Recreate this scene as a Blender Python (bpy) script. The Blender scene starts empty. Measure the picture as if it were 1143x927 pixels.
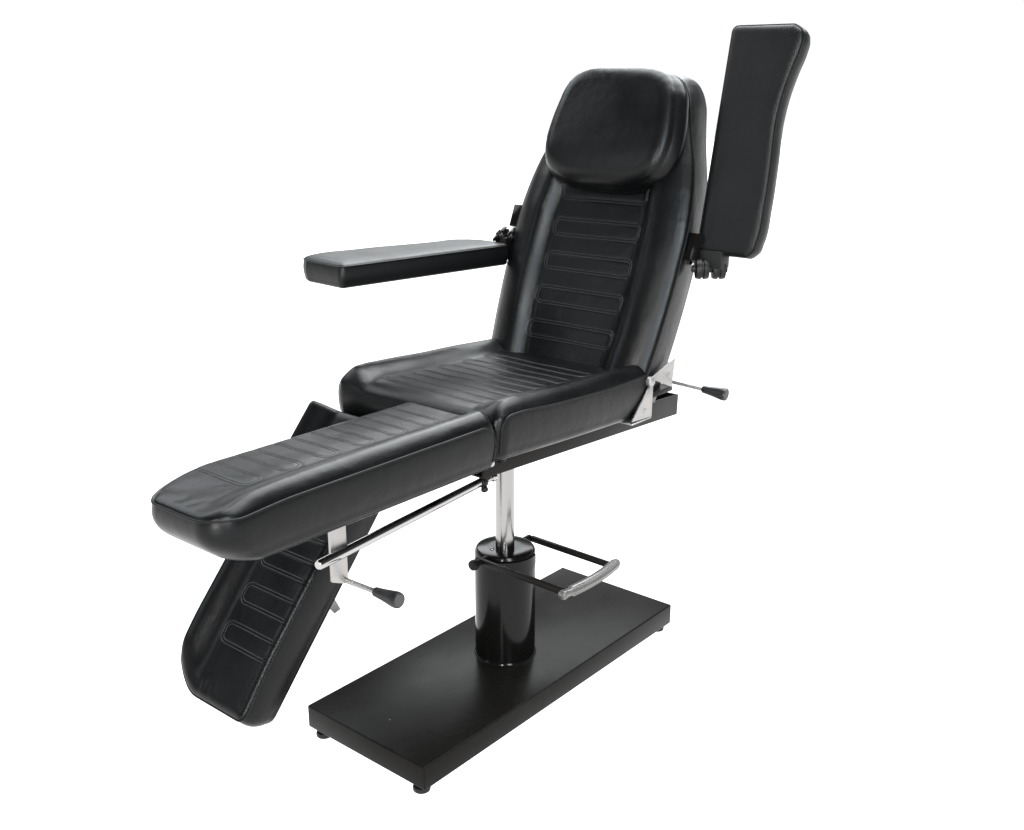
import bpy, bmesh, math, random
import numpy as np
from mathutils import Vector, Matrix

random.seed(4)
rng = np.random.default_rng(4)
scene = bpy.context.scene
COL = scene.collection

# ------------------------------------------------------------------ camera
cam_data = bpy.data.cameras.new("camera")
cam = bpy.data.objects.new("camera", cam_data)
COL.objects.link(cam)
YAW, PITCH = 0.6964, 0.2990
cam.location = (-1.7283, -1.4657, 1.3482)
cam.rotation_euler = (math.pi / 2 - PITCH, 0, YAW - math.pi / 2)
cam_data.sensor_width = 36
cam_data.lens = 36 * 1209.4 / 1143
cam_data.clip_start = 0.05
cam_data.clip_end = 500
scene.camera = cam

# ------------------------------------------------------------------ world: white studio surround, dim ceiling
world = bpy.data.worlds.new("World")
scene.world = world
world.use_nodes = True
wn, wl = world.node_tree.nodes, world.node_tree.links
wn.clear()
w_out = wn.new('ShaderNodeOutputWorld')
w_bg = wn.new('ShaderNodeBackground')
w_tc = wn.new('ShaderNodeTexCoord')
w_sep = wn.new('ShaderNodeSeparateXYZ')
w_ramp = wn.new('ShaderNodeValToRGB')
wl.new(w_tc.outputs['Generated'], w_sep.inputs[0])
wl.new(w_sep.outputs['Z'], w_ramp.inputs[0])
wl.new(w_ramp.outputs[0], w_bg.inputs[0])
wl.new(w_bg.outputs[0], w_out.inputs[0])
el = w_ramp.color_ramp.elements
el[0].position = 0.115; el[0].color = (1, 1, 1, 1)
el[1].position = 0.21; el[1].color = (0.07, 0.075, 0.08, 1)
w_bg.inputs['Strength'].default_value = 1.05

# ------------------------------------------------------------------ studio lamps
def area_lamp(name, loc, target, sx, sy, watts, color=(1, 1, 1), spread=math.pi):
    d = bpy.data.lights.new(name, 'AREA')
    d.shape = 'RECTANGLE'; d.size = sx; d.size_y = sy
    d.energy = watts; d.color = color; d.spread = spread
    o = bpy.data.objects.new(name, d)
    COL.objects.link(o)
    o.location = loc
    o.rotation_euler = (Vector(target) - Vector(loc)).to_track_quat('-Z', 'Y').to_euler()
    return o

area_lamp("softbox_lamp", (-1.95, -2.95, 2.35), (0.0, 0, 0.8), 0.8, 2.2, 150, (0.86, 0.95, 1.0))
area_lamp("overhead_lamp", (4.4, 3.3, 3.7), (0, 0, 0.7), 4.0, 1.8, 150, (0.95, 0.985, 1.0))
area_lamp("leg_fill_lamp", (0.0, 3.5, 3.6), (-0.3, 0, 0.7), 3.4, 1.8, 85, (0.92, 0.97, 1.0))  # unseen fill, added to brighten the toe end and the lowered leg rest
area_lamp("side_lamp", (-3.3, 1.75, 2.5), (0.4, -0.3, 1.2), 1.3, 1.3, 24, (0.85, 0.94, 1.0))
area_lamp("top_lamp", (1.4, 0.05, 3.9), (0, 0, 0.7), 3.8, 3.8, 640, (0.95, 0.98, 1.0))
area_lamp("strip_lamp", (-3.4, -1.9, 1.5), (0, 0, 0.6), 0.16, 2.2, 120, (1, 0.98, 0.95))
# unseen lamp added below, shining through the floor to keep it white and shadowless
FLOOR_R = 26.0
under = area_lamp("underfloor_fill", (0, 0, -0.5), (0, 0, 0), 2 * FLOOR_R, 2 * FLOOR_R, 1.0)
under.rotation_euler = (math.pi, 0, 0)
under.data.energy = 1.16 * math.pi * (2 * FLOOR_R) ** 2

scene.view_settings.view_transform = 'Standard'
scene.view_settings.look = 'None'
scene.view_settings.exposure = 0.0
scene.view_settings.gamma = 1.0
scene.render.film_transparent = False
scene.cycles.max_bounces = 8

# ------------------------------------------------------------------ materials
def new_mat(name):
    m = bpy.data.materials.new(name)
    m.use_nodes = True
    nt = m.node_tree
    return m, nt.nodes, nt.links, nt.nodes['Principled BSDF']

def leather_mat(name, base, rough, grain=0.10, spec=0.5):
    m, n, l, b = new_mat(name)
    tc = n.new('ShaderNodeTexCoord')
    v = n.new('ShaderNodeTexVoronoi'); v.inputs['Scale'].default_value = 300
    v.feature = 'DISTANCE_TO_EDGE'
    ns = n.new('ShaderNodeTexNoise'); ns.inputs['Scale'].default_value = 9; ns.inputs['Detail'].default_value = 5
    n2 = n.new('ShaderNodeTexNoise'); n2.inputs['Scale'].default_value = 34; n2.inputs['Detail'].default_value = 2
    n2.inputs['Distortion'].default_value = 0.0
    for t in (v, ns, n2):
        l.new(tc.outputs['Object'], t.inputs['Vector'])
    b1 = n.new('ShaderNodeBump'); b1.inputs['Strength'].default_value = grain; b1.inputs['Distance'].default_value = 0.0006
    l.new(v.outputs['Distance'], b1.inputs['Height'])
    b2 = n.new('ShaderNodeBump'); b2.inputs['Strength'].default_value = 0.22; b2.inputs['Distance'].default_value = 0.004
    l.new(n2.outputs['Fac'], b2.inputs['Height'])
    l.new(b1.outputs[0], b2.inputs['Normal'])
    l.new(b2.outputs[0], b.inputs['Normal'])
    mr = n.new('ShaderNodeMapRange')
    mr.inputs[1].default_value = 0.3; mr.inputs[2].default_value = 0.7
    mr.inputs[3].default_value = rough - 0.05; mr.inputs[4].default_value = rough + 0.06
    l.new(ns.outputs['Fac'], mr.inputs[0]); l.new(mr.outputs[0], b.inputs['Roughness'])
    b.inputs['Base Color'].default_value = (*base, 1)
    b.inputs['Specular IOR Level'].default_value = spec
    return m

def metal_paint_mat(name, base, rough, spec=0.4, speck=0.0):
    m, n, l, b = new_mat(name)
    tc = n.new('ShaderNodeTexCoord')
    ns = n.new('ShaderNodeTexNoise'); ns.inputs['Scale'].default_value = 7; ns.inputs['Detail'].default_value = 6
    l.new(tc.outputs['Object'], ns.inputs['Vector'])
    mr = n.new('ShaderNodeMapRange')
    mr.inputs[1].default_value = 0.3; mr.inputs[2].default_value = 0.7
    mr.inputs[3].default_value = rough * 0.85; mr.inputs[4].default_value = rough * 1.2
    l.new(ns.outputs['Fac'], mr.inputs[0]); l.new(mr.outputs[0], b.inputs['Roughness'])
    b.inputs['Specular IOR Level'].default_value = spec
    if speck:
        vo = n.new('ShaderNodeTexVoronoi'); vo.inputs['Scale'].default_value = 26
        l.new(tc.outputs['Object'], vo.inputs['Vector'])
        cr = n.new('ShaderNodeValToRGB')
        cr.color_ramp.elements[0].position = 0.0; cr.color_ramp.elements[0].color = (speck, speck, speck, 1)
        cr.color_ramp.elements[1].position = 0.055; cr.color_ramp.elements[1].color = (*base, 1)
        l.new(vo.outputs['Distance'], cr.inputs[0])
        l.new(cr.outputs[0], b.inputs['Base Color'])
    else:
        b.inputs['Base Color'].default_value = (*base, 1)
    return m

def chrome_mat(name, base, rough):
    m, n, l, b = new_mat(name)
    b.inputs['Metallic'].default_value = 1
    tc = n.new('ShaderNodeTexCoord')
    ns = n.new('ShaderNodeTexNoise'); ns.inputs['Scale'].default_value = 30
    l.new(tc.outputs['Object'], ns.inputs['Vector'])
    mr = n.new('ShaderNodeMapRange')
    mr.inputs[3].default_value = rough * 0.7; mr.inputs[4].default_value = rough * 1.4
    l.new(ns.outputs['Fac'], mr.inputs[0]); l.new(mr.outputs[0], b.inputs['Roughness'])
    b.inputs['Base Color'].default_value = (*base, 1)
    return m

M_LEATHER = leather_mat("black_leather", (0.0012, 0.0014, 0.0016), 0.325, 0.32, 0.19)
M_ARM = leather_mat("matte_black_vinyl", (0.0020, 0.0023, 0.0025), 0.43, 0.30, 0.20)
M_PIPING = leather_mat("leather_piping", (0.003, 0.0033, 0.0036), 0.42, 0.03, 0.15)
M_THREAD = leather_mat("grey_thread", (0.011, 0.0118, 0.0125), 0.42, 0.03, 0.36)
M_PAINT = metal_paint_mat("black_painted_steel", (0.0065, 0.0056, 0.0050), 0.36, 0.09, speck=0.0)
M_BASE = metal_paint_mat("black_base_paint", (0.0060, 0.0055, 0.0050), 0.27, 0.055)
def add_wear(m):
    n, l = m.node_tree.nodes, m.node_tree.links
    b = n['Principled BSDF']
    tc = n.new('ShaderNodeTexCoord')
    mp = n.new('ShaderNodeMapping'); mp.inputs['Scale'].default_value = (5.0, 8.0, 5.0); mp.inputs['Rotation'].default_value = (0, 0, 0.5)
    l.new(tc.outputs['Object'], mp.inputs[0])
    sm = n.new('ShaderNodeTexNoise'); sm.inputs['Scale'].default_value = 2.2; sm.inputs['Detail'].default_value = 8; sm.inputs['Roughness'].default_value = 0.7
    l.new(mp.outputs[0], sm.inputs['Vector'])
    dust = n.new('ShaderNodeValToRGB')
    dust.color_ramp.elements[0].position = 0.52; dust.color_ramp.elements[0].color = (0.0060, 0.0055, 0.0050, 1)
    dust.color_ramp.elements[1].position = 0.78; dust.color_ramp.elements[1].color = (0.0105, 0.0098, 0.0090, 1)
    l.new(sm.outputs['Fac'], dust.inputs[0])
    vo = n.new('ShaderNodeTexVoronoi'); vo.inputs['Scale'].default_value = 13; vo.inputs['Randomness'].default_value = 1.0
    l.new(tc.outputs['Object'], vo.inputs['Vector'])
    lt = n.new('ShaderNodeMath'); lt.operation = 'LESS_THAN'; lt.inputs[1].default_value = 0.030
    l.new(vo.outputs['Distance'], lt.inputs[0])
    mx = n.new('ShaderNodeMixRGB'); mx.inputs[2].default_value = (0.10, 0.095, 0.09, 1)
    l.new(lt.outputs[0], mx.inputs[0]); l.new(dust.outputs[0], mx.inputs[1]); l.new(mx.outputs[0], b.inputs['Base Color'])
add_wear(M_BASE)
M_GLOSS = metal_paint_mat("gloss_black_enamel", (0.0035, 0.0032, 0.003), 0.15, 0.16)
M_CHROME = chrome_mat("polished_chrome", (0.38, 0.372, 0.367), 0.13)
M_PISTON = chrome_mat("ground_steel_piston", (0.30, 0.295, 0.29), 0.20)
M_PLATE = chrome_mat("satin_nickel_plate", (0.36, 0.348, 0.34), 0.45)
M_RUBBER = leather_mat("black_rubber", (0.006, 0.006, 0.006), 0.45, 0.05, 0.2)
M_GRIP = leather_mat("dark_plastic_grip", (0.008, 0.0085, 0.009), 0.36, 0.04, 0.3)
M_CAP = metal_paint_mat("grip_end_cap", (0.035, 0.035, 0.035), 0.5, 0.3)
M_TREAD = metal_paint_mat("grey_tread_rubber", (0.075, 0.072, 0.068), 0.30, 0.7)

def floor_mat():
    m, n, l, b = new_mat("white_translucent_floor")
    t = n.new('ShaderNodeBsdfTranslucent'); t.inputs[0].default_value = (0.92, 0.92, 0.92, 1)
    l.new(t.outputs[0], n['Material Output'].inputs['Surface'])
    n.remove(b)
    return m
M_FLOOR = floor_mat()

# ------------------------------------------------------------------ builders
def link_mesh(name, verts, faces, mat, parent=None, smooth=True):
    me = bpy.data.meshes.new(name)
    me.from_pydata([tuple(map(float, v)) for v in verts], [], [tuple(map(int, f)) for f in faces])
    me.update()
    if smooth:
        me.polygons.foreach_set('use_smooth', [True] * len(me.polygons))
    me.materials.append(mat)
    o = bpy.data.objects.new(name, me)
    COL.objects.link(o)
    if parent is not None:
        o.parent = parent
    return o

def bm_obj(name, bm, mat, parent=None, smooth=True, angle=None):
    bmesh.ops.recalc_face_normals(bm, faces=bm.faces[:])
    me = bpy.data.meshes.new(name)
    bm.to_mesh(me); bm.free()
    if smooth:
        me.polygons.foreach_set('use_smooth', [True] * len(me.polygons))
        if angle:
            me.set_sharp_from_angle(angle=math.radians(angle))
    me.materials.append(mat)
    o = bpy.data.objects.new(name, me)
    COL.objects.link(o)
    if parent is not None:
        o.parent = parent
    return o

def add_box(bm, lo, hi, bev=0.003, seg=2, M=None):
    r = bmesh.ops.create_cube(bm, size=1.0)
    vs = r['verts']
    for v in vs:
        for k in range(3):
            v.co[k] = lo[k] + (v.co[k] + 0.5) * (hi[k] - lo[k])
    if bev:
        es = {e for v in vs for e in v.link_edges}
        r2 = bmesh.ops.bevel(bm, geom=list(es), offset=bev, segments=seg, profile=0.5, affect='EDGES')
        vs = {v for f in r2['faces'] for v in f.verts} | {v for v in vs if v.is_valid}
    if M is not None:
        bmesh.ops.transform(bm, matrix=M, verts=list(vs))

def add_prism(bm, pts2d, origin, U, V, N, t, bev=0.0008):
    """polygon in the U,V plane, thickness t along N (centred)"""
    o, U, V, N = map(Vector, (origin, U, V, N))
    a = [bm.verts.new(o + U * p[0] + V * p[1] - N * t / 2) for p in pts2d]
    b = [bm.verts.new(o + U * p[0] + V * p[1] + N * t / 2) for p in pts2d]
    fs = [bm.faces.new(a[::-1]), bm.faces.new(b)]
    k = len(a)
    for i in range(k):
        fs.append(bm.faces.new((a[i], a[(i + 1) % k], b[(i + 1) % k], b[i])))
    if bev:
        es = {e for f in fs for e in f.edges}
        bmesh.ops.bevel(bm, geom=list(es), offset=bev, segments=2, profile=0.5, affect='EDGES')

def add_tube(bm, pts, radii, seg=20, cap=True):
    """sweep circles along pts"""
    pts = [Vector(p) for p in pts]
    if not hasattr(radii, '__len__'):
        radii = [radii] * len(pts)
    prev = None; ref = None
    for i, p in enumerate(pts):
        if i == 0: t = pts[1] - p
        elif i == len(pts) - 1: t = p - pts[i - 1]
        else: t = (pts[i + 1] - p).normalized() + (p - pts[i - 1]).normalized()
        t.normalize()
        if ref is None:
            ref = Vector((0, 0, 1)) if abs(t.z) < 0.9 else Vector((1, 0, 0))
        a = ref - t * ref.dot(t)
        if a.length < 1e-5: a = t.orthogonal()
        a.normalize(); ref = a
        b = t.cross(a)
        ring = [bm.verts.new(p + (a * math.cos(2 * math.pi * k / seg) + b * math.sin(2 * math.pi * k / seg)) * radii[i]) for k in range(seg)]
        if prev:
            for k in range(seg):
                bm.faces.new((prev[k], prev[(k + 1) % seg], ring[(k + 1) % seg], ring[k]))
        elif cap:
            bm.faces.new(ring[::-1])
        prev = ring
    if cap:
        bm.faces.new(prev)

def lathe_pts(axis_o, axis_d, prof):
    o, d = Vector(axis_o), Vector(axis_d).normalized()
    return [o + d * h for h, r in prof], [r for h, r in prof]

def add_lathe(bm, axis_o, axis_d, prof, seg=40):
    """profile list of (height, radius) swept round the axis, rings may share a height"""
    o, d = Vector(axis_o), Vector(axis_d).normalized()
    a = d.orthogonal().normalized(); b = d.cross(a)
    prev = None
    for h, r in prof:
        ring = [bm.verts.new(o + d * h + (a * math.cos(2 * math.pi * k / seg) + b * math.sin(2 * math.pi * k / seg)) * max(r, 1e-5)) for k in range(seg)]
        if prev:
            for k in range(seg):
                bm.faces.new((prev[k], prev[(k + 1) % seg], ring[(k + 1) % seg], ring[k]))
        else:
            bm.faces.new(ring[::-1])
        prev = ring
    bm.faces.new(prev)

def sstep(a, b, x):
    t = np.clip((x - a) / (b - a), 0, 1)
    return t * t * (3 - 2 * t)

def poly_dist(P, Q):
    """distance of points P (n,2) to closed polyline Q (m,2)"""
    out = np.full(len(P), 1e9)
    A = Q; B = np.roll(Q, -1, axis=0)
    for a, b in zip(A, B):
        ab = b - a; L = ab @ ab
        if L < 1e-14: continue
        t = np.clip(((P - a) @ ab) / L, 0, 1)
        d = np.hypot(P[:, 0] - a[0] - t * ab[0], P[:, 1] - a[1] - t * ab[1])
        np.minimum(out, d, out=out)
    return out

def rrect_dist(u, v, r):
    """distance to the outline of a rounded rectangle r=(u0,u1,v0,v1,rad)"""
    u0, u1, v0, v1, rad = r
    qx = np.abs(u - (u0 + u1) / 2) - (u1 - u0) / 2 + rad
    qy = np.abs(v - (v0 + v1) / 2) - (v1 - v0) / 2 + rad
    sd = np.hypot(np.maximum(qx, 0), np.maximum(qy, 0)) + np.minimum(np.maximum(qx, qy), 0) - rad
    return np.abs(sd), sd

def stitch_relief(u, v, rects):
    h = np.zeros_like(u)
    for r in rects:
        d, sd = rrect_dist(u, v, r)
        inner = np.abs(sd + 0.0065)
        h += -0.0007 * np.exp(-(d / 0.002) ** 2) - 0.0007 * np.exp(-(inner / 0.002) ** 2)
        h += 0.0002 * sstep(-0.004, -0.016, sd)
    return h

def rrect_path(r, inset, n=10):
    u0, u1, v0, v1, rad = r
    u0 += inset; u1 -= inset; v0 += inset; v1 -= inset; rad = max(rad - inset, 0.002)
    P = []
    for cx, cy, a0 in ((u1 - rad, v1 - rad, 0), (u0 + rad, v1 - rad, 90), (u0 + rad, v0 + rad, 180), (u1 - rad, v0 + rad, 270)):
        for k in range(n + 1):
            a = math.radians(a0 + 90 * k / n)
            P.append((cx + rad * math.cos(a), cy + rad * math.sin(a)))
    P.append(P[0])
    out = []
    for a, b in zip(P[:-1], P[1:]):
        L = math.hypot(b[0] - a[0], b[1] - a[1])
        k = max(1, int(L / 0.006))
        for q in range(k):
            f = q / k
            out.append((a[0] + (b[0] - a[0]) * f, a[1] + (b[1] - a[1]) * f))
    return np.array(out)

def add_stitching(ob, frame, top, rects, umin, umax, r=0.0008):
    # twin rows of thread lying on the cover
    o, U, V, N = [np.array(a, float) for a in frame]
    bm = bmesh.new()
    rr = np.random.default_rng(len(rects))
    for rc in rects:
        for inset in (0.0, 0.0062):
            P = rrect_path(rc, inset)
            P = P + lowfreq(P[:, 0], P[:, 1], 0.0005, 31)[:, None] * np.array([0.4, 1.0])
            ok = (P[:, 0] > umin) & (P[:, 0] < umax)
            h = top(P[:, 0], P[:, 1], np.full(len(P), 0.1))
            X = o + P[:, :1] * U + P[:, 1:] * V + (h + r * 0.35)[:, None] * N
            n = len(P)
            if ok.all():
                runs = [list(range(n)) + [0]]
            else:
                st = int(np.argmin(ok)); order = [(st + k) % n for k in range(n)]
                runs = []; cur = []
                for i in order:
                    if ok[i]: cur.append(i)
                    elif cur: runs.append(cur); cur = []
                if cur: runs.append(cur)
            for ids in runs:
                if len(ids) > 3:
                    add_tube(bm, [X[i] for i in ids], r, 6)
    so = bm_obj("stitching", bm, M_THREAD, ob)
    so['kind'] = 'stuff'
    return so

def row_positions(v0, v1, step, end0, end1):
    """rows dense near the rounded ends"""
    vs = [v0]
    v = v0
    while v < v1 - 1e-6:
        e = min(v - v0, 1e9)
        s = step
        if v - v0 < end0: s = min(step, 0.0006 + (v - v0) * 0.35)
        if v1 - v < end1: s = min(s, 0.0006 + (v1 - v) * 0.26)
        v = min(v + s, v1)
        if v1 - v < 0.0005: v = v1
        vs.append(v)
    return np.array(vs)

def cushion(name, uL, uR, v0, v1, top, T, frame, parent, mat=None, step=0.0019,
            bulge=0.006, bot_r=0.02, end0=0.06, end1=0.1, nprow=None, seam_r=0.0022, taper=None, piping=True, nside=14, drop=None):
    """upholstered pad: grid top with relief, side wall, bottom; outline given by uL(v), uR(v)"""
    o, U, V, N = [np.array(a, float) for a in frame]
    rows = row_positions(v0, v1, step, end0, end1)
    L = np.array([uL(v) for v in rows]); R = np.array([uR(v) for v in rows])
    nu = int(np.max(np.abs(R - L)) / step) + 2
    s = np.linspace(0, 1, nu)
    s = s + 0.06 * np.sin(2 * np.pi * s) / (-2 * np.pi) * 1.0      # a little denser at the two sides
    u = L[:, None] + (R - L)[:, None] * s[None]
    v = np.repeat(rows[:, None], nu, 1)
    nr = len(rows)
    idx = np.arange(nr * nu).reshape(nr, nu)
    bnd = np.concatenate([idx[:, 0], idx[-1, 1:], idx[::-1, -1][1:], idx[0, ::-1][1:-1]])
    P = np.stack([u.ravel(), v.ravel()], 1)
    Q = P[bnd]
    d = poly_dist(P, Q)
    d[bnd] = 0
    h = top(P[:, 0], P[:, 1], d)
    h[bnd] = top(Q[:, 0], Q[:, 1], np.zeros(len(Q)))
    verts = [np.column_stack([P, h])]
    faces = []
    a = idx[:-1, :-1].ravel(); b = idx[:-1, 1:].ravel(); c = idx[1:, 1:].ravel(); e = idx[1:, :-1].ravel()
    faces += list(np.stack([a, b, c, e], 1))
    # outward normals of boundary
    tang = np.roll(Q, -3, 0) - np.roll(Q, 3, 0)
    nrm = np.stack([tang[:, 1], -tang[:, 0]], 1)
    nrm /= np.linalg.norm(nrm, axis=1)[:, None] + 1e-12
    cen = Q.mean(0)
    if np.mean(np.sum(nrm * (Q - cen), 1)) < 0: nrm = -nrm
    m = len(Q)
    hb = h[bnd]
    prev = bnd
    base = nr * nu
    prof = []
    for k in range(1, nside + 1):
        t = k / nside
        prof.append((t, bulge * math.sin(math.pi * min(1, t * 1.05)) ** 0.8))
    # rounded bottom edge
    zs = []
    nb = 6
    for t, off in prof: zs.append((t * (T - bot_r), off))
    off0 = prof[-1][1]
    for k in range(1, nb + 1):
        an = math.pi / 2 * k / nb
        zs.append((T - bot_r + bot_r * math.sin(an), off0 - bot_r * (1 - math.cos(an))))
    for z, off in zs:
        ring = Q + nrm * off
        vv = ring[:, 1].copy()
        if taper is not None:
            ring = np.stack(taper(ring[:, 0], vv, z / T), 1)
        hz = hb * (1 - z / T) - z
        verts.append(np.column_stack([ring, hz]))
        cur = np.arange(base, base + m); base += m
        faces += list(np.stack([prev, cur, np.roll(cur, -1), np.roll(prev, -1)], 1))
        prev = cur
    # bottom cap: fan of strips, left to right over the same grid topology
    faces.append(tuple(prev[::-1]))
    W = np.concatenate(verts)
    X = o + W[:, :1] * U + W[:, 1:2] * V + W[:, 2:3] * N
    ob = link_mesh(name, X, faces, mat or M_LEATHER, parent)
    bm = bmesh.new(); bm.from_mesh(ob.data)
    bmesh.ops.recalc_face_normals(bm, faces=bm.faces[:])
    bm.to_mesh(ob.data); bm.free()
    if piping:
        def tube(path, closed):
            bm = bmesh.new()
            k = len(path); seg = 8; rings = []
            for i in range(k):
                nx = path[(i + 1) % k] if closed else path[min(i + 1, k - 1)]
                pv = path[i - 1] if closed else path[max(i - 1, 0)]
                t = Vector(nx - pv).normalized()
                n_ = Vector(0.6 * N + 0.8 * U * pipe_side)
                a_ = (n_ - t * n_.dot(t)).normalized(); b_ = t.cross(a_)
                rings.append([bm.verts.new(Vector(path[i]) + (a_ * math.cos(2 * math.pi * q / seg) + b_ * math.sin(2 * math.pi * q / seg)) * seam_r) for q in range(seg)])
            for i in range(k if closed else k - 1):
                A, B = rings[i], rings[(i + 1) % k]
                for q in range(seg):
                    bm.faces.new((A[q], A[(q + 1) % seg], B[(q + 1) % seg], B[q]))
            bm_obj("piping", bm, M_PIPING, ob)
        def thin(path, gap=0.0035):
            keep = [0]
            for i in range(1, len(path)):
                if np.linalg.norm(path[i] - path[keep[-1]]) > gap: keep.append(i)
            return path[keep]
        top_ring = o + (Q[:, :1] + nrm[:, :1] * 0.0006) * U + (Q[:, 1:] + nrm[:, 1:] * 0.0006) * V + (hb[:, None]) * N
        pipe_side = 0.001
        if drop is None:
            tube(thin(top_ring), True)
        else:
            # the side seam turns down at the square end instead of running across it
            nb_ = m
            li = list(range(nr)); ri = [nr - 1 + nu - 1 + k for k in range(nr)][::-1]
            paths = []
            for ids in (li, ri):
                ids = [i % nb_ for i in ids]
                vv = Q[ids, 1]
                inset = 0.040
                if drop == 'hi':
                    run = [i for i in ids if Q[i, 1] < v1 - inset and Q[i, 1] > v0 + 0.004]
                    col = min(ids, key=lambda i: abs(Q[i, 1] - (v1 - 0.013)))
                else:
                    run = [i for i in ids if Q[i, 1] > v0 + inset][::-1]
                    col = min(ids, key=lambda i: abs(Q[i, 1] - (v0 + 0.008)))
                paths.append((run, col))
            def column(col):
                pts = []
                for (z, off) in zs[:nside]:
                    if z < 0.030: continue
                    r2 = Q[col] + nrm[col] * (off + 0.0006)
                    pts.append(o + r2[0] * U + r2[1] * V + (hb[col] * (1 - z / T) - z) * N)
                return pts
            def bend(run, col):
                # quarter turn from the top seam to the column, on the side wall
                c = column(col)
                p0 = top_ring[run[-1]]; p2 = c[0]
                dirv = top_ring[run[-1]] - top_ring[run[-3]]; dirv = dirv / np.linalg.norm(dirv)
                L_ = abs((p2 - p0) @ V)
                p1 = p0 + dirv * L_
                arc = [(1 - t) ** 2 * p0 + 2 * t * (1 - t) * p1 + t * t * p2 for t in np.linspace(0, 1, 12)[1:-1]]
                return arc + c
            if drop == 'hi':
                for run, col in paths:
                    tube(np.concatenate([thin(top_ring[run]), np.array(bend(run, col))]), False)
            else:
                # one piece round the far end, turned down at both near corners
                (r1, c1), (r2, c2) = paths
                mid_ids = [k % m for k in range(nr - 1, nr - 1 + nu)]
                body = list(thin(top_ring[r1][::-1])) + list(thin(top_ring[mid_ids])) + list(thin(top_ring[r2]))
                p = np.array(bend(r1, c1)[::-1] + body + bend(r2, c2))
                tube(thin(p, 0.003), False)
    return ob

def corner_w(v, v1, rv, ru):
    """how far the side steps in next to a rounded end at v1"""
    x = np.clip((v - (v1 - rv)) / rv, 0, 1)
    return ru * (1 - math.sqrt(max(0.0, 1 - x * x)))

def edge_round(d, r, hgt):
    x = np.clip(1 - d / r, 0, 1)
    return hgt * np.sqrt(np.maximum(0, 1 - x ** 2))

def bump(s, w, hgt, skew=0.42):
    """a bolster across s in [0,w], peak at skew*w"""
    x = np.clip(s / w, 0, 1)
    y = np.where(x < skew, 0.5 - 0.5 * np.cos(np.pi * (0.35 + 0.65 * x / skew)), 0.5 + 0.5 * np.cos(np.pi * (x - skew) / (1 - skew)))
    y0 = 0.5 - 0.5 * math.cos(math.pi * 0.35)
    y = np.where(x < skew, (y - y0) / (1 - y0), y)
    return hgt * y

def bolster(s, w, hgt, skew):
    x = np.clip(s / w, 0, 1)
    return hgt * np.where(x < skew, np.sin(np.pi / 2 * np.clip(x / skew, 0, 1)) ** 0.9, np.cos(np.pi / 2 * np.clip((x - skew) / (1 - skew), 0, 1)) ** 1.15)

def end_roll(v, va, vb, depth):
    x = np.clip((v - va) / (vb - va), 0, 1)
    return depth * (1 - np.sqrt(np.maximum(0, 1 - x * x)))

def lowfreq(u, v, amp, seed):
    r = np.random.default_rng(seed)
    h = np.zeros_like(u)
    for k in range(10):
        fu, fv = r.normal(0, 24, 2); ph = r.uniform(0, 6.28)
        h += np.sin(fu * u + fv * v + ph)
    return amp * h / 3.2

# ------------------------------------------------------------------ setting
def make_floor():
    bm = bmesh.new()
    bmesh.ops.create_circle(bm, cap_ends=True, radius=FLOOR_R - 0.5, segments=96)
    o = bm_obj("floor", bm, M_FLOOR, smooth=False)
    o['kind'] = 'structure'
make_floor()

# ------------------------------------------------------------------ the chair
chair = bpy.data.objects.new("treatment_chair", None)
COL.objects.link(chair)
chair['label'] = "black leather hydraulic treatment chair with one armrest raised and one leg rest lowered"
chair['category'] = "chair"

# --- base plate with levelling feet
BT, BB = 0.072, 0.0196
bm = bmesh.new()
add_box(bm, (-0.45, -0.1746, BB), (0.45, 0.1746, BT), 0.0035, 3)
base = bm_obj("base_plate", bm, M_BASE, chair, angle=50)
for sx in (-1, 1):
    for sy in (-1, 1):
        bm = bmesh.new()
        add_lathe(bm, (sx * 0.43, sy * 0.146, 0.0), (0, 0, 1),
                  [(0.0003, 0.014), (0.0015, 0.0175), (0.006, 0.0185), (0.011, 0.017), (0.013, 0.012), (0.014, 0.007), (BB + 0.002, 0.007)], 28)
        bm_obj("levelling_foot", bm, M_RUBBER, base, angle=40)
# two small screw heads on the plate
for p in ((0.005, -0.165), (0.09, -0.02)):
    pass

# --- pump column
CT = 0.338
bm = bmesh.new()
R = 0.0695
add_lathe(bm, (0, 0, BT + 0.0005), (0, 0, 1),
          [(0, R + 0.003), (0.003, R + 0.002), (0.005, R), (CT - BT - 0.012, R), (CT - BT - 0.006, R - 0.0012), (CT - BT - 0.0015, R - 0.0045), (CT - BT, R - 0.009), (CT - BT, 0.035)], 96)
column = bm_obj("pump_column", bm, M_GLOSS, chair, angle=35)
# recessed bracket hood for the pedal on the front of the column
bm = bmesh.new()
seg = 18
r0 = R + 0.0035
top_, bot_ = 0.328, 0.306
az0, az1 = math.radians(178), math.radians(292)
vs_t, vs_b, vi_t, vi_b = [], [], [], []
for k in range(seg + 1):
    f = k / seg
    az = az0 + (az1 - az0) * f
    zb = bot_ - 0.014 * math.sin(math.pi * f) ** 0.6
    for lst, rr, zz in ((vs_t, r0, top_), (vs_b, r0, zb), (vi_t, R - 0.002, top_ + 0.003), (vi_b, R - 0.002, zb - 0.003)):
        lst.append(bm.verts.new((rr * math.cos(az), rr * math.sin(az), zz)))
for k in range(seg):
    bm.faces.new((vs_t[k], vs_t[k + 1], vs_b[k + 1], vs_b[k]))
    bm.faces.new((vi_t[k], vi_t[k + 1], vs_t[k + 1], vs_t[k]))
    bm.faces.new((vs_b[k], vs_b[k + 1], vi_b[k + 1], vi_b[k]))
bm.faces.new((vs_t[0], vs_b[0], vi_b[0], vi_t[0])); bm.faces.new((vs_t[-1], vi_t[-1], vi_b[-1], vs_b[-1]))
bm_obj("bracket_band", bm, M_GLOSS, column, angle=40)
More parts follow.
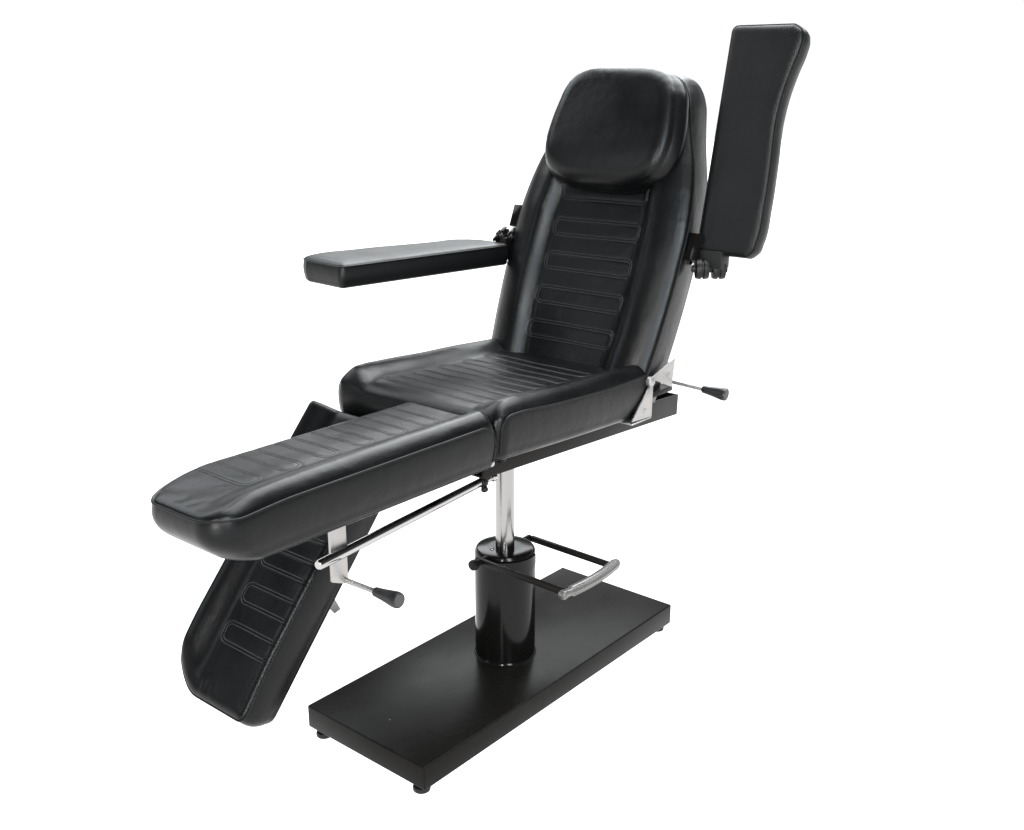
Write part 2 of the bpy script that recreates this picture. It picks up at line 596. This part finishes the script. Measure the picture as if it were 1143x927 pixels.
bm = bmesh.new()
add_lathe(bm, (-0.032, 0.012, CT - 0.001), (0, 0, 1), [(0, 0.0055), (0.003, 0.005), (0.005, 0.003), (0.0055, 0.0)], 16)
bm_obj("screw", bm, M_CHROME, column)

# --- chrome piston
bm = bmesh.new()
add_lathe(bm, (0, 0, CT - 0.006), (0, 0, 1), [(0, 0.0215), (0.24, 0.0215), (0.245, 0.0215)], 64)
piston = bm_obj("piston_rod", bm, M_PISTON, chair, angle=40)

# --- foot pedal: U of black bar with a ribbed grip
ZP = 0.329
bm = bmesh.new()
add_tube(bm, [(-0.112, 0.0, ZP), (0.089, 0.0, ZP)], 0.008, 16)
add_lathe(bm, (-0.1135, 0, ZP), (1, 0, 0), [(0, 0.006), (0.001, 0.0115), (0.008, 0.0125), (0.013, 0.0115), (0.014, 0.008)], 24)
def flat_bar(bm, a, b, w, t):
    a, b = Vector(a), Vector(b); d = (b - a); L = d.length; d.normalize()
    s = Vector((0, 0, 1)).cross(d).normalized(); up = d.cross(s)
    M = Matrix((( *d,), (*s,), (*up,))).transposed().to_4x4(); M.translation = a
    add_box(bm, (0, -t / 2, -w / 2), (L, t / 2, w / 2), 0.0018, 2, M)
flat_bar(bm, (-0.085, 0.012, ZP + 0.002), (-0.085, -0.232, ZP), 0.014, 0.009)
flat_bar(bm, (0.085, -0.008, ZP + 0.002), (0.085, -0.232, ZP), 0.014, 0.009)
pedal = bm_obj("foot_pedal", bm, M_PAINT, chair, angle=40)
bm = bmesh.new()
pts, rad = [], []
for k in range(40):
    f = k / 39
    x = -0.098 + 0.205 * f
    pts.append((x, -0.236 - 0.010 * math.sin(math.pi * f) , ZP - 0.002 + 0.004 * f))
    rad.append(0.0115 if f > 0.14 else 0.0085)
rad[0] = 0.0095; rad[1] = 0.011; rad[2] = 0.0095
for q in (-3, -2, -1): rad[q] = 0.0115 * (0.97, 0.85, 0.55)[q + 3]
seg = 48
add_tube(bm, pts, rad, seg)
bm.verts.ensure_lookup_table()
for i in range(6, 37):
    c = Vector(pts[i])
    for k in range(seg):
        vv = bm.verts[i * seg + k]
        vv.co = c + (vv.co - c) * (1 + 0.07 * math.cos(9 * 2 * math.pi * k / seg))
bm_obj("pedal_grip", bm, M_TREAD, pedal)

# --- steel rail under the seat (open tray at the back)
TILT = 0.0505
ux = Vector((-math.cos(TILT), 0, math.sin(TILT)))       # towards the front
un = Vector((math.sin(TILT), 0, math.cos(TILT)))
uy = Vector((0, 1, 0))
RW = 0.16
rail_o = Vector((0.458, 0, 0.5750))                      # lower rear edge
RL, RH = 0.712, 0.050
Mr = Matrix((tuple(ux), (0, 1, 0), tuple(un))).transposed().to_4x4(); Mr.translation = rail_o
bm = bmesh.new()
tk = 0.005
def rail_side(y0, y1):
    o = rail_o + Vector((0, (y0 + y1) / 2, 0))
    add_prism(bm, [(0, 0), (RL, 0), (RL, 0.018), (RL - 0.03, RH), (0, RH)], o, ux, un, uy, abs(y1 - y0), 0.0012)
rail_side(-RW, -RW + tk); rail_side(RW - tk, RW)
add_box(bm, (0.0, -RW + tk, 0.0), (RL, RW - tk, 0.004), 0.0008, 1, Mr)
add_box(bm, (0.0, -RW + tk, 0.004), (tk, RW - tk, RH), 0.0008, 1, Mr)
add_box(bm, (0.05, -0.10, RH - 0.012), (RL - 0.05, 0.10, RH - 0.004), 0.001, 1, Mr)
add_box(bm, (RL - 0.47, -0.09, -0.010), (RL - 0.14, 0.09, -0.001), 0.001, 1, Mr)
rail = bm_obj("seat_rail", bm, M_PAINT, chair, angle=40)
for fx, fz in ((RL - 0.017, 0.030),):
    p = rail_o + ux * fx + un * fz + Vector((0, -RW - 0.001, 0))
    bm = bmesh.new()
    add_lathe(bm, p, (0, -1, 0), [(0, 0.009), (0.004, 0.009), (0.008, 0.006), (0.0095, 0.0)], 20)
    bm_obj("hinge_bolt", bm, M_CHROME, rail)
p = rail_o + ux * (RL - 0.05) + un * 0.032 + Vector((0, -RW - 0.001, 0))
bm = bmesh.new()
add_lathe(bm, p, (0, -1, 0), [(0, 0.010), (0.005, 0.009), (0.009, 0.006), (0.0095, 0.0)], 20)
bm_obj("hinge_bolt", bm, M_PAINT, rail)

# --- seat cushion
def seat_half(v):
    return 0.2250 + 0.004 * math.sin(math.pi * min(max(v / 0.5, 0), 1))
S0, S1 = -0.012, 0.500
def s_uL(v): return -seat_half(v) + corner_w(v, S1, 0.030, 0.026) + corner_w(-v, -S0, 0.012, 0.012)
def s_uR(v): return seat_half(v) - corner_w(v, S1, 0.030, 0.026) - corner_w(-v, -S0, 0.012, 0.012)
seat_rects = [(-0.142, 0.142, 0.402 - 0.08 * k, 0.447 - 0.08 * k, 0.016) for k in range(5)]
def seat_top(u, v, d):
    hw = 0.228
    s = hw - np.abs(u)
    h = 0.006 * np.sqrt(np.clip(s / 0.02, 0, 1) * (2 - np.clip(s / 0.02, 0, 1)))
    h = h + bump(s, 0.094, 0.021, 0.27) * (0.45 + 0.55 * sstep(0.505, 0.455, v))
    h = h - end_roll(v, 0.458, 0.5, 0.028) - 0.004 * sstep(0.42, 0.48, v)
    h = h + lowfreq(u, v, 0.0009, 11) * np.clip(d / 0.03, 0, 1)
    mask = sstep(0.150, 0.143, np.abs(u))
    return h + stitch_relief(u, v, seat_rects) * mask
seat_frame = ((0.216, 0, 0.728), (0, 1, 0), tuple(ux), tuple(un))
seat = cushion("seat_cushion", s_uL, s_uR, S0, S1, seat_top, 0.088, seat_frame, chair, bulge=0.004, bot_r=0.018, end0=0.03, end1=0.07, drop='hi')

add_stitching(seat, seat_frame, seat_top, seat_rects, -0.15, 0.15)

# --- backrest
r_ = math.atan(0.41)
bd = (math.sin(r_), 0, math.cos(r_)); bn = (-math.cos(r_), 0, math.sin(r_))
KV = [-0.05, 0.0, 0.08, 0.16, 0.25, 0.34, 0.42, 0.47, 0.52, 0.564, 0.59, 0.62, 0.645, 0.662, 0.672, 0.678]
KW = [0.220, 0.224, 0.231, 0.2355, 0.2375, 0.2360, 0.2245, 0.2120, 0.1935, 0.1770, 0.1690, 0.1590, 0.1460, 0.1300, 0.1130, 0.0960]
def smooth_interp(x, X, Y):
    X = np.array(X); Y = np.array(Y)
    m = np.gradient(Y, X)
    i = int(np.clip(np.searchsorted(X, x) - 1, 0, len(X) - 2))
    t = (x - X[i]) / (X[i + 1] - X[i]); hh = X[i + 1] - X[i]
    return ((1 + 2 * t) * (1 - t) ** 2 * Y[i] + t * (1 - t) ** 2 * hh * m[i] + t * t * (3 - 2 * t) * Y[i + 1] + t * t * (t - 1) * hh * m[i + 1])
def b_half(v): return float(smooth_interp(v, KV, KW))
back_rects = [(-0.124, 0.120, 0.038 + 0.0825 * k, 0.082 + 0.0825 * k, 0.016) for k in range(5)]
back_rects[4] = (-0.124, 0.120, 0.373, 0.43, 0.016)
def back_top(u, v, d):
    hw = np.interp(v, KV, KW)
    s = hw - np.abs(u)
    h = edge_round(d, 0.022, 0.010)
    amt = sstep(0.60, 0.40, v)
    h = h + sum(bolster(s + k, 0.106, 0.027, 0.70) for k in (-0.016, -0.011, -0.006, -0.002, 0.003, 0.008)) / 6 * (0.35 + 0.65 * amt)
    h = h + lowfreq(u, v, 0.0008, 5) * np.clip(d / 0.03, 0, 1)
    return h + stitch_relief(u, v, back_rects) * sstep(0.137, 0.130, np.abs(u))
def back_wall(u, v, t):
    return u * (1 - 0.06 * t - 0.07 * t * sstep(0.60, 0.68, v)), v + 0.034 * t * sstep(0.45, 0.678, v)
back_o = (0.216, 0, 0.733)
back = cushion("backrest", lambda v: -b_half(v), b_half, -0.05, 0.678, back_top, 0.095, (back_o, (0, 1, 0), bd, bn), chair,
               bulge=0.003, bot_r=0.010, end0=0.01, end1=0.05, taper=back_wall)

add_stitching(back, (back_o, (0, 1, 0), bd, bn), back_top, back_rects, -0.15, 0.15)

# --- headrest pillow
HV = [0.398, 0.402, 0.410, 0.422, 0.439, 0.463, 0.494, 0.535, 0.586, 0.624, 0.645, 0.658, 0.6655, 0.669, 0.6702]
HW = [0.045, 0.074, 0.105, 0.130, 0.150, 0.162, 0.1675, 0.166, 0.157, 0.146, 0.132, 0.115, 0.094, 0.075, 0.055]
def h_half(v): return float(smooth_interp(v, HV, HW))
def head_top(u, v, d):
    h = edge_round(d, 0.034, 0.020) + 0.006 * np.sqrt(np.maximum(0, 1 - (u / 0.18) ** 2))
    h = h - end_roll(-v, -0.495, -0.385, 0.034)
    return h + lowfreq(u, v, 0.0003, 8) * np.clip(d / 0.04, 0, 1)
ho = Vector(back_o) + Vector(bn) * 0.058 + Vector((0, -0.006, 0))
def head_wall(u, v, t):
    g = 1 + 0.07 * np.sin(np.pi * np.clip(t * 0.9, 0, 1)) + 0.02 * t
    return u * g, 0.53 + (v - 0.53) * (1 + 0.04 * t)
head = cushion("headrest", lambda v: -h_half(v), h_half, HV[0], HV[-1], head_top, 0.052, (tuple(ho), (0, 1, 0), bd, bn), chair,
               bulge=0.003, bot_r=0.012, end0=0.04, end1=0.03, piping=False, taper=head_wall)

# --- leg rests
LEG_L = 0.613
def leg(name, frame, outer, r_out, r_in, in_u=0.008, out_u=0.225, bh=0.016, bskew=0.30, nose=0.050):
    """outer = -1 or +1: the side of the chair"""
    ro_u, ro_v = r_out; ri_u, ri_v = r_in
    def uo(v): return outer * (out_u - corner_w(v, LEG_L, ro_v, ro_u) - corner_w(-v, 0.0, 0.012, 0.012))
    def ui(v): return outer * (in_u + corner_w(v, LEG_L, ri_v, ri_u) + corner_w(-v, 0.0, 0.012, 0.012))
    rects = []
    for k in range(7):
        a = 0.060 + 0.080 * k
        lo, hi = in_u - 0.03, out_u - 0.077
        rects.append((min(outer * lo, outer * hi), max(outer * lo, outer * hi), a, a + 0.044, 0.018))
    def top(u, v, d):
        s = out_u - np.abs(u)
        si = np.abs(u) - in_u
        h = edge_round(d, 0.016, 0.008)
        h = h + bump(s, 0.078, bh, bskew) * (0.12 + 0.88 * sstep(0.62, 0.52, v))
        h = h - 0.008 * sstep(0.46, 0.62, v) - (end_roll(-v, -0.020, 0.0, 0.022) if outer < 0 else 0.0)
        h = h + lowfreq(u, v, 0.0009, 3 if outer < 0 else 7) * np.clip(d / 0.03, 0, 1)
        # puckered vinyl where the cover turns over the toe end
        h = h + 0.0006 * np.sin(u * 150 + 2 * np.sin(u * 47)) * np.exp(-((v - 0.588) / 0.012) ** 2) * np.clip(d / 0.02, 0, 1)
        return h + (0.6 if outer < 0 else 1.0) * stitch_relief(u, v, [q for q in rects if q[3] < 0.52]) * sstep(out_u - 0.072, out_u - 0.078, np.abs(u))
    def taper(u, v, t):
        k = sstep(LEG_L - 0.16, LEG_L, v)
        return u, v - nose * k * t ** 2.6
    lo, hi = (uo, ui) if outer < 0 else (ui, uo)
    ob = cushion(name, lo, hi, 0.0, LEG_L, top, 0.088, frame, chair, bulge=0.005, bot_r=0.018, end0=0.03, end1=0.10, taper=taper, drop='lo')
    lo_u, hi_u = sorted((outer * (in_u + 0.010), outer * (out_u - 0.07)))
    add_stitching(ob, frame, top, [q for q in rects if q[3] < 0.52], lo_u, hi_u, 0.0006 if outer < 0 else 0.0008)
    return ob

leg_near = leg("leg_rest", ((-0.292, 0, 0.745), (0, 1, 0), (-1, 0, 0.0), (0, 0, 1)), -1, (0.047, 0.056), (0.070, 0.15))
leg_near['label'] = "leg rest held level"
FL = Vector((-0.53, 0, 0.468)); fd = Vector((-0.656, 0, -0.755)); fn = Vector((-0.755, 0, 0.656))
flo = FL + fd * -0.308 + fn * 0.006
leg_far = leg("leg_rest", (tuple(flo), (0, 1, 0), tuple(fd), tuple(fn)), 1, (0.080, 0.115), (0.016, 0.018), 0.006, 0.229, 0.026, 0.20, 0.016)
leg_far['label'] = "leg rest folded down steeply"

# --- release levers, prop rod and brackets
def lever(p0, p1, g_len, name="release_lever"):
    """chrome shank from p0 to p1, tapered plastic grip over the last g_len"""
    p0, p1 = Vector(p0), Vector(p1); d = (p1 - p0).normalized()
    g0 = p1 - d * g_len
    bm = bmesh.new()
    add_tube(bm, [p0, g0 + d * 0.01], 0.0048, 16)
    o = bm_obj(name, bm, M_PLATE, chair, angle=40)
    bm = bmesh.new()
    add_lathe(bm, g0, d, [(0, 0.0065), (0.002, 0.0085), (0.010, 0.0092), (0.022, 0.0104), (g_len * 0.7, 0.0134), (g_len - 0.010, 0.0146), (g_len - 0.004, 0.0143), (g_len - 0.001, 0.0132), (g_len - 0.001, 0.0122), (g_len - 0.0018, 0.0115)], 28)
    g = bm_obj("lever_grip", bm, M_GRIP, o, angle=40)
    bm = bmesh.new()
    add_lathe(bm, p1 - d * 0.0015, d, [(0, 0.0118), (0.001, 0.0114), (0.0012, 0.006)], 24)
    bm_obj("end_cap", bm, M_CAP, o, angle=40)
    return o

YB = -0.11
bm = bmesh.new()
add_prism(bm, [(0.602, 0.506), (0.565, 0.490), (0.565, 0.652), (0.602, 0.652)], (0, YB, 0), (-1, 0, 0), (0, 0, 1), (0, 1, 0), 0.006, 0.001)
plate = bm_obj("mounting_plate", bm, M_PLATE, leg_near, angle=40)
lever((-0.572, YB, 0.500), (-0.574, YB - 0.142, 0.505), 0.062)
bm = bmesh.new()
rod_a, rod_b = Vector((-0.646, YB - 0.020, 0.560)), Vector((-0.150, -0.064, 0.553))
add_tube(bm, [rod_a, rod_a + (rod_b - rod_a) * 0.006, rod_b], [0.0072, 0.0092, 0.0092], 24)
rod = bm_obj("support_rod", bm, M_CHROME, chair, angle=40)
# wing knob at the upper end of the rod
bm = bmesh.new()
kc = rod_b + Vector((0.0, -0.004, 0.0))
add_lathe(bm, kc + Vector((-0.008, 0, 0)), (1, 0, 0.05), [(0, 0.009), (0.003, 0.011), (0.012, 0.011), (0.015, 0.008)], 18)
for s in (-1, 1):
    add_lathe(bm, kc + Vector((0, 0, 0)), (0.3 * s, -0.5, 0.8 * s), [(0, 0.005), (0.010, 0.006), (0.016, 0.008), (0.020, 0.007), (0.022, 0.003)], 14)
bm_obj("wing_knob", bm, M_RUBBER, rod, angle=50)
bm = bmesh.new()
add_lathe(bm, kc + Vector((0.010, 0, 0.001)), (1, 0, 0.05), [(0, 0.006), (0.016, 0.006), (0.018, 0.0095), (0.026, 0.0095), (0.028, 0.005)], 16)
bm_obj("rod_bolt", bm, M_CHROME, rod, angle=40)
# bracket behind the lowered leg rest
bm = bmesh.new()
bo = FL + fd * 0.03 + fn * -0.085
add_prism(bm, [(-0.040, 0.0), (0.000, 0.0), (0.024, -0.112), (0.010, -0.122)], (bo.x, 0.11, bo.z), tuple(fd), tuple(fn), (0, 1, 0), 0.006, 0.001)
bm_obj("mounting_plate", bm, M_PLATE, leg_far, angle=40)

# --- hinge brackets between seat and backrest
for sy in (-1, 1):
    y = sy * 0.2325
    bm = bmesh.new()
    add_prism(bm, [(0.214, 0.727), (0.226, 0.724), (0.305, 0.690), (0.316, 0.757)], (0, y, 0), (1, 0, 0), (0, 0, 1), (0, 1, 0), 0.004, 0.0008)
    add_prism(bm, [(0.216, 0.716), (0.226, 0.712), (0.224, 0.640), (0.146, 0.645)], (0, y + sy * 0.001, 0), (1, 0, 0), (0, 0, 1), (0, 1, 0), 0.004, 0.0008)
    add_lathe(bm, (0.217, y, 0.721), (0, sy, 0), [(-0.004, 0.011), (0.005, 0.011), (0.008, 0.008), (0.009, 0.0)], 22)
    bm2 = None
    add_box(bm, (0.146, min(sy * 0.15, y + sy * 0.004), 0.637), (0.222, max(sy * 0.15, y + sy * 0.004), 0.6405), 0.001, 1)
    hb_ = bm_obj("hinge_bracket", bm, M_PLATE, chair, angle=40)
    for sx_, sz_ in ((0.288, 0.722), (0.196, 0.660)):
        bm = bmesh.new()
        add_lathe(bm, (sx_, y + sy * 0.0022, sz_), (0, sy, 0), [(0, 0.0055), (0.0016, 0.0052), (0.0026, 0.0034), (0.0028, 0.0)], 18)
        bm_obj("screw", bm, M_PLATE, hb_, angle=40)
bm = bmesh.new()
add_box(bm, (0.232, -0.229, 0.678), (0.318, 0.229, 0.690), 0.002, 2)
bm_obj("pivot_bar", bm, M_PAINT, chair, angle=40)
lever((0.335, -0.20, 0.694), (0.345, -0.352, 0.684), 0.060)

# --- armrests
def arm_outline():
    # v along the arm from the hinge end to the hand end, widths as in the photo: straight inner edge, flared outer edge
    XV = [0.0, 0.010, 0.034, 0.11, 0.20, 0.29, 0.343, 0.39, 0.43, 0.455, 0.472, 0.482]
    XO = [0.120, 0.131, 0.139, 0.143, 0.141, 0.137, 0.142, 0.152, 0.163, 0.165, 0.158, 0.142]
    return XV, XO
XV, XO = arm_outline()
XO_LEVEL = [0.090, 0.112, 0.135, 0.148, 0.158, 0.168, 0.174, 0.177, 0.173, 0.164, 0.149, 0.125]
def armrest(frame, flip, label, AL=0.482, widths=XO, T=0.042):
    def out(v): return float(smooth_interp(min(v * 0.482 / AL, 0.482), XV, widths))
    def inn(v): return corner_w(v, AL, 0.012, 0.012) + corner_w(-v, 0.0, 0.010, 0.010)
    def top(u, v, d):
        return edge_round(d, 0.016, 0.007) + 0.002 * sstep(0.0, 0.04, d) + lowfreq(u, v, 0.0008, 21) * np.clip(d / 0.02, 0, 1)
    if flip > 0:
        lo, hi = (lambda v: inn(v)), (lambda v: out(v))
    else:
        lo, hi = (lambda v: -out(v)), (lambda v: -inn(v))
    o = cushion("armrest", lo, hi, 0.0, AL, top, T, frame, chair, mat=M_ARM, bulge=0.003, bot_r=0.008, end0=0.03, end1=0.04, seam_r=0.0018)
    o['label'] = label
    return o
# far side: level, pointing forward
arm_l = armrest(((0.290, 0.232, 0.966), (0.080, 0.9968, 0), (-0.9968, 0.080, 0.012), (0.012, 0, 1)), 1, "armrest lowered level", 0.503, XO_LEVEL, 0.047)
# near side: swung up beside the headrest
ta = 0.2217
arm_r = armrest(((0.362, -0.249, 0.990), (0, 1, 0), (math.sin(ta), 0, math.cos(ta)), (-math.cos(ta), 0, math.sin(ta))), -1, "armrest swung up beside the headrest")

def ribbed_disc(bm, c, ax, r, t, seg=60):
    c, ax = Vector(c), Vector(ax).normalized()
    add_lathe(bm, c - ax * t / 2, ax, [(0, r * 0.7), (0.0008, r * 0.93), (t * 0.25, r), (t * 0.40, r), (t * 0.46, r * 0.86), (t * 0.54, r * 0.86), (t * 0.60, r), (t * 0.75, r), (t - 0.0008, r * 0.93), (t, r * 0.7)], seg)

AXR = Vector((0.64, -0.77, 0))
bm = bmesh.new()
ribbed_disc(bm, (0.350, -0.270, 0.955), AXR, 0.0225, 0.029)
ribbed_disc(bm, Vector((0.350, -0.270, 0.955)) + AXR * 0.036, AXR, 0.0225, 0.029)
add_tube(bm, [Vector((0.350, -0.270, 0.955)) - AXR * 0.022, Vector((0.350, -0.270, 0.955)) + AXR * 0.055], 0.008, 14)
add_box(bm, (0.348, -0.318, 0.958), (0.384, -0.262, 0.996), 0.003, 2)
bm_obj("armrest_hinge", bm, M_RUBBER, arm_r, angle=40)
bm = bmesh.new()
add_lathe(bm, (0.354, -0.232, 0.971), (0, -1, 0), [(0, 0.012), (0.010, 0.012), (0.013, 0.006), (0.020, 0.006)], 18)
bm_obj("hinge_bolt", bm, M_CHROME, arm_r, angle=40)
AXL = Vector((0.64 * 0.72, -0.77 * 0.72, -0.69))
bm = bmesh.new()
cl = Vector((0.305, 0.27, 0.987))
ribbed_disc(bm, cl, AXL, 0.024, 0.018)
ribbed_disc(bm, cl + AXL * 0.026 + Vector((0.006, 0, 0.014)), AXL, 0.024, 0.018)
add_tube(bm, [cl - AXL * 0.012, cl + AXL * 0.06], 0.008, 14)
add_box(bm, (0.288, 0.240, 0.930), (0.318, 0.272, 0.985), 0.004, 2)
bm_obj("armrest_hinge", bm, M_GLOSS, arm_l, angle=40)
# mounting blocks on the sides of the backrest
for sy in (1, -1):
    bm = bmesh.new()
    Mb = Matrix((bd, (0, 1, 0), tuple(-Vector(bn)))).transposed().to_4x4()
    Mb.translation = Vector(back_o) + Vector(bd) * 0.298 - Vector(bn) * 0.004
    lo = (0, 0.228, 0.0) if sy > 0 else (-0.03, -0.262, 0.01)
    hi = (0.055, 0.268, 0.03) if sy > 0 else (0.03, -0.232, 0.05)
    add_box(bm, lo, hi, 0.002, 2, Mb)
    bm_obj("armrest_mount", bm, M_GLOSS, chair, angle=40)
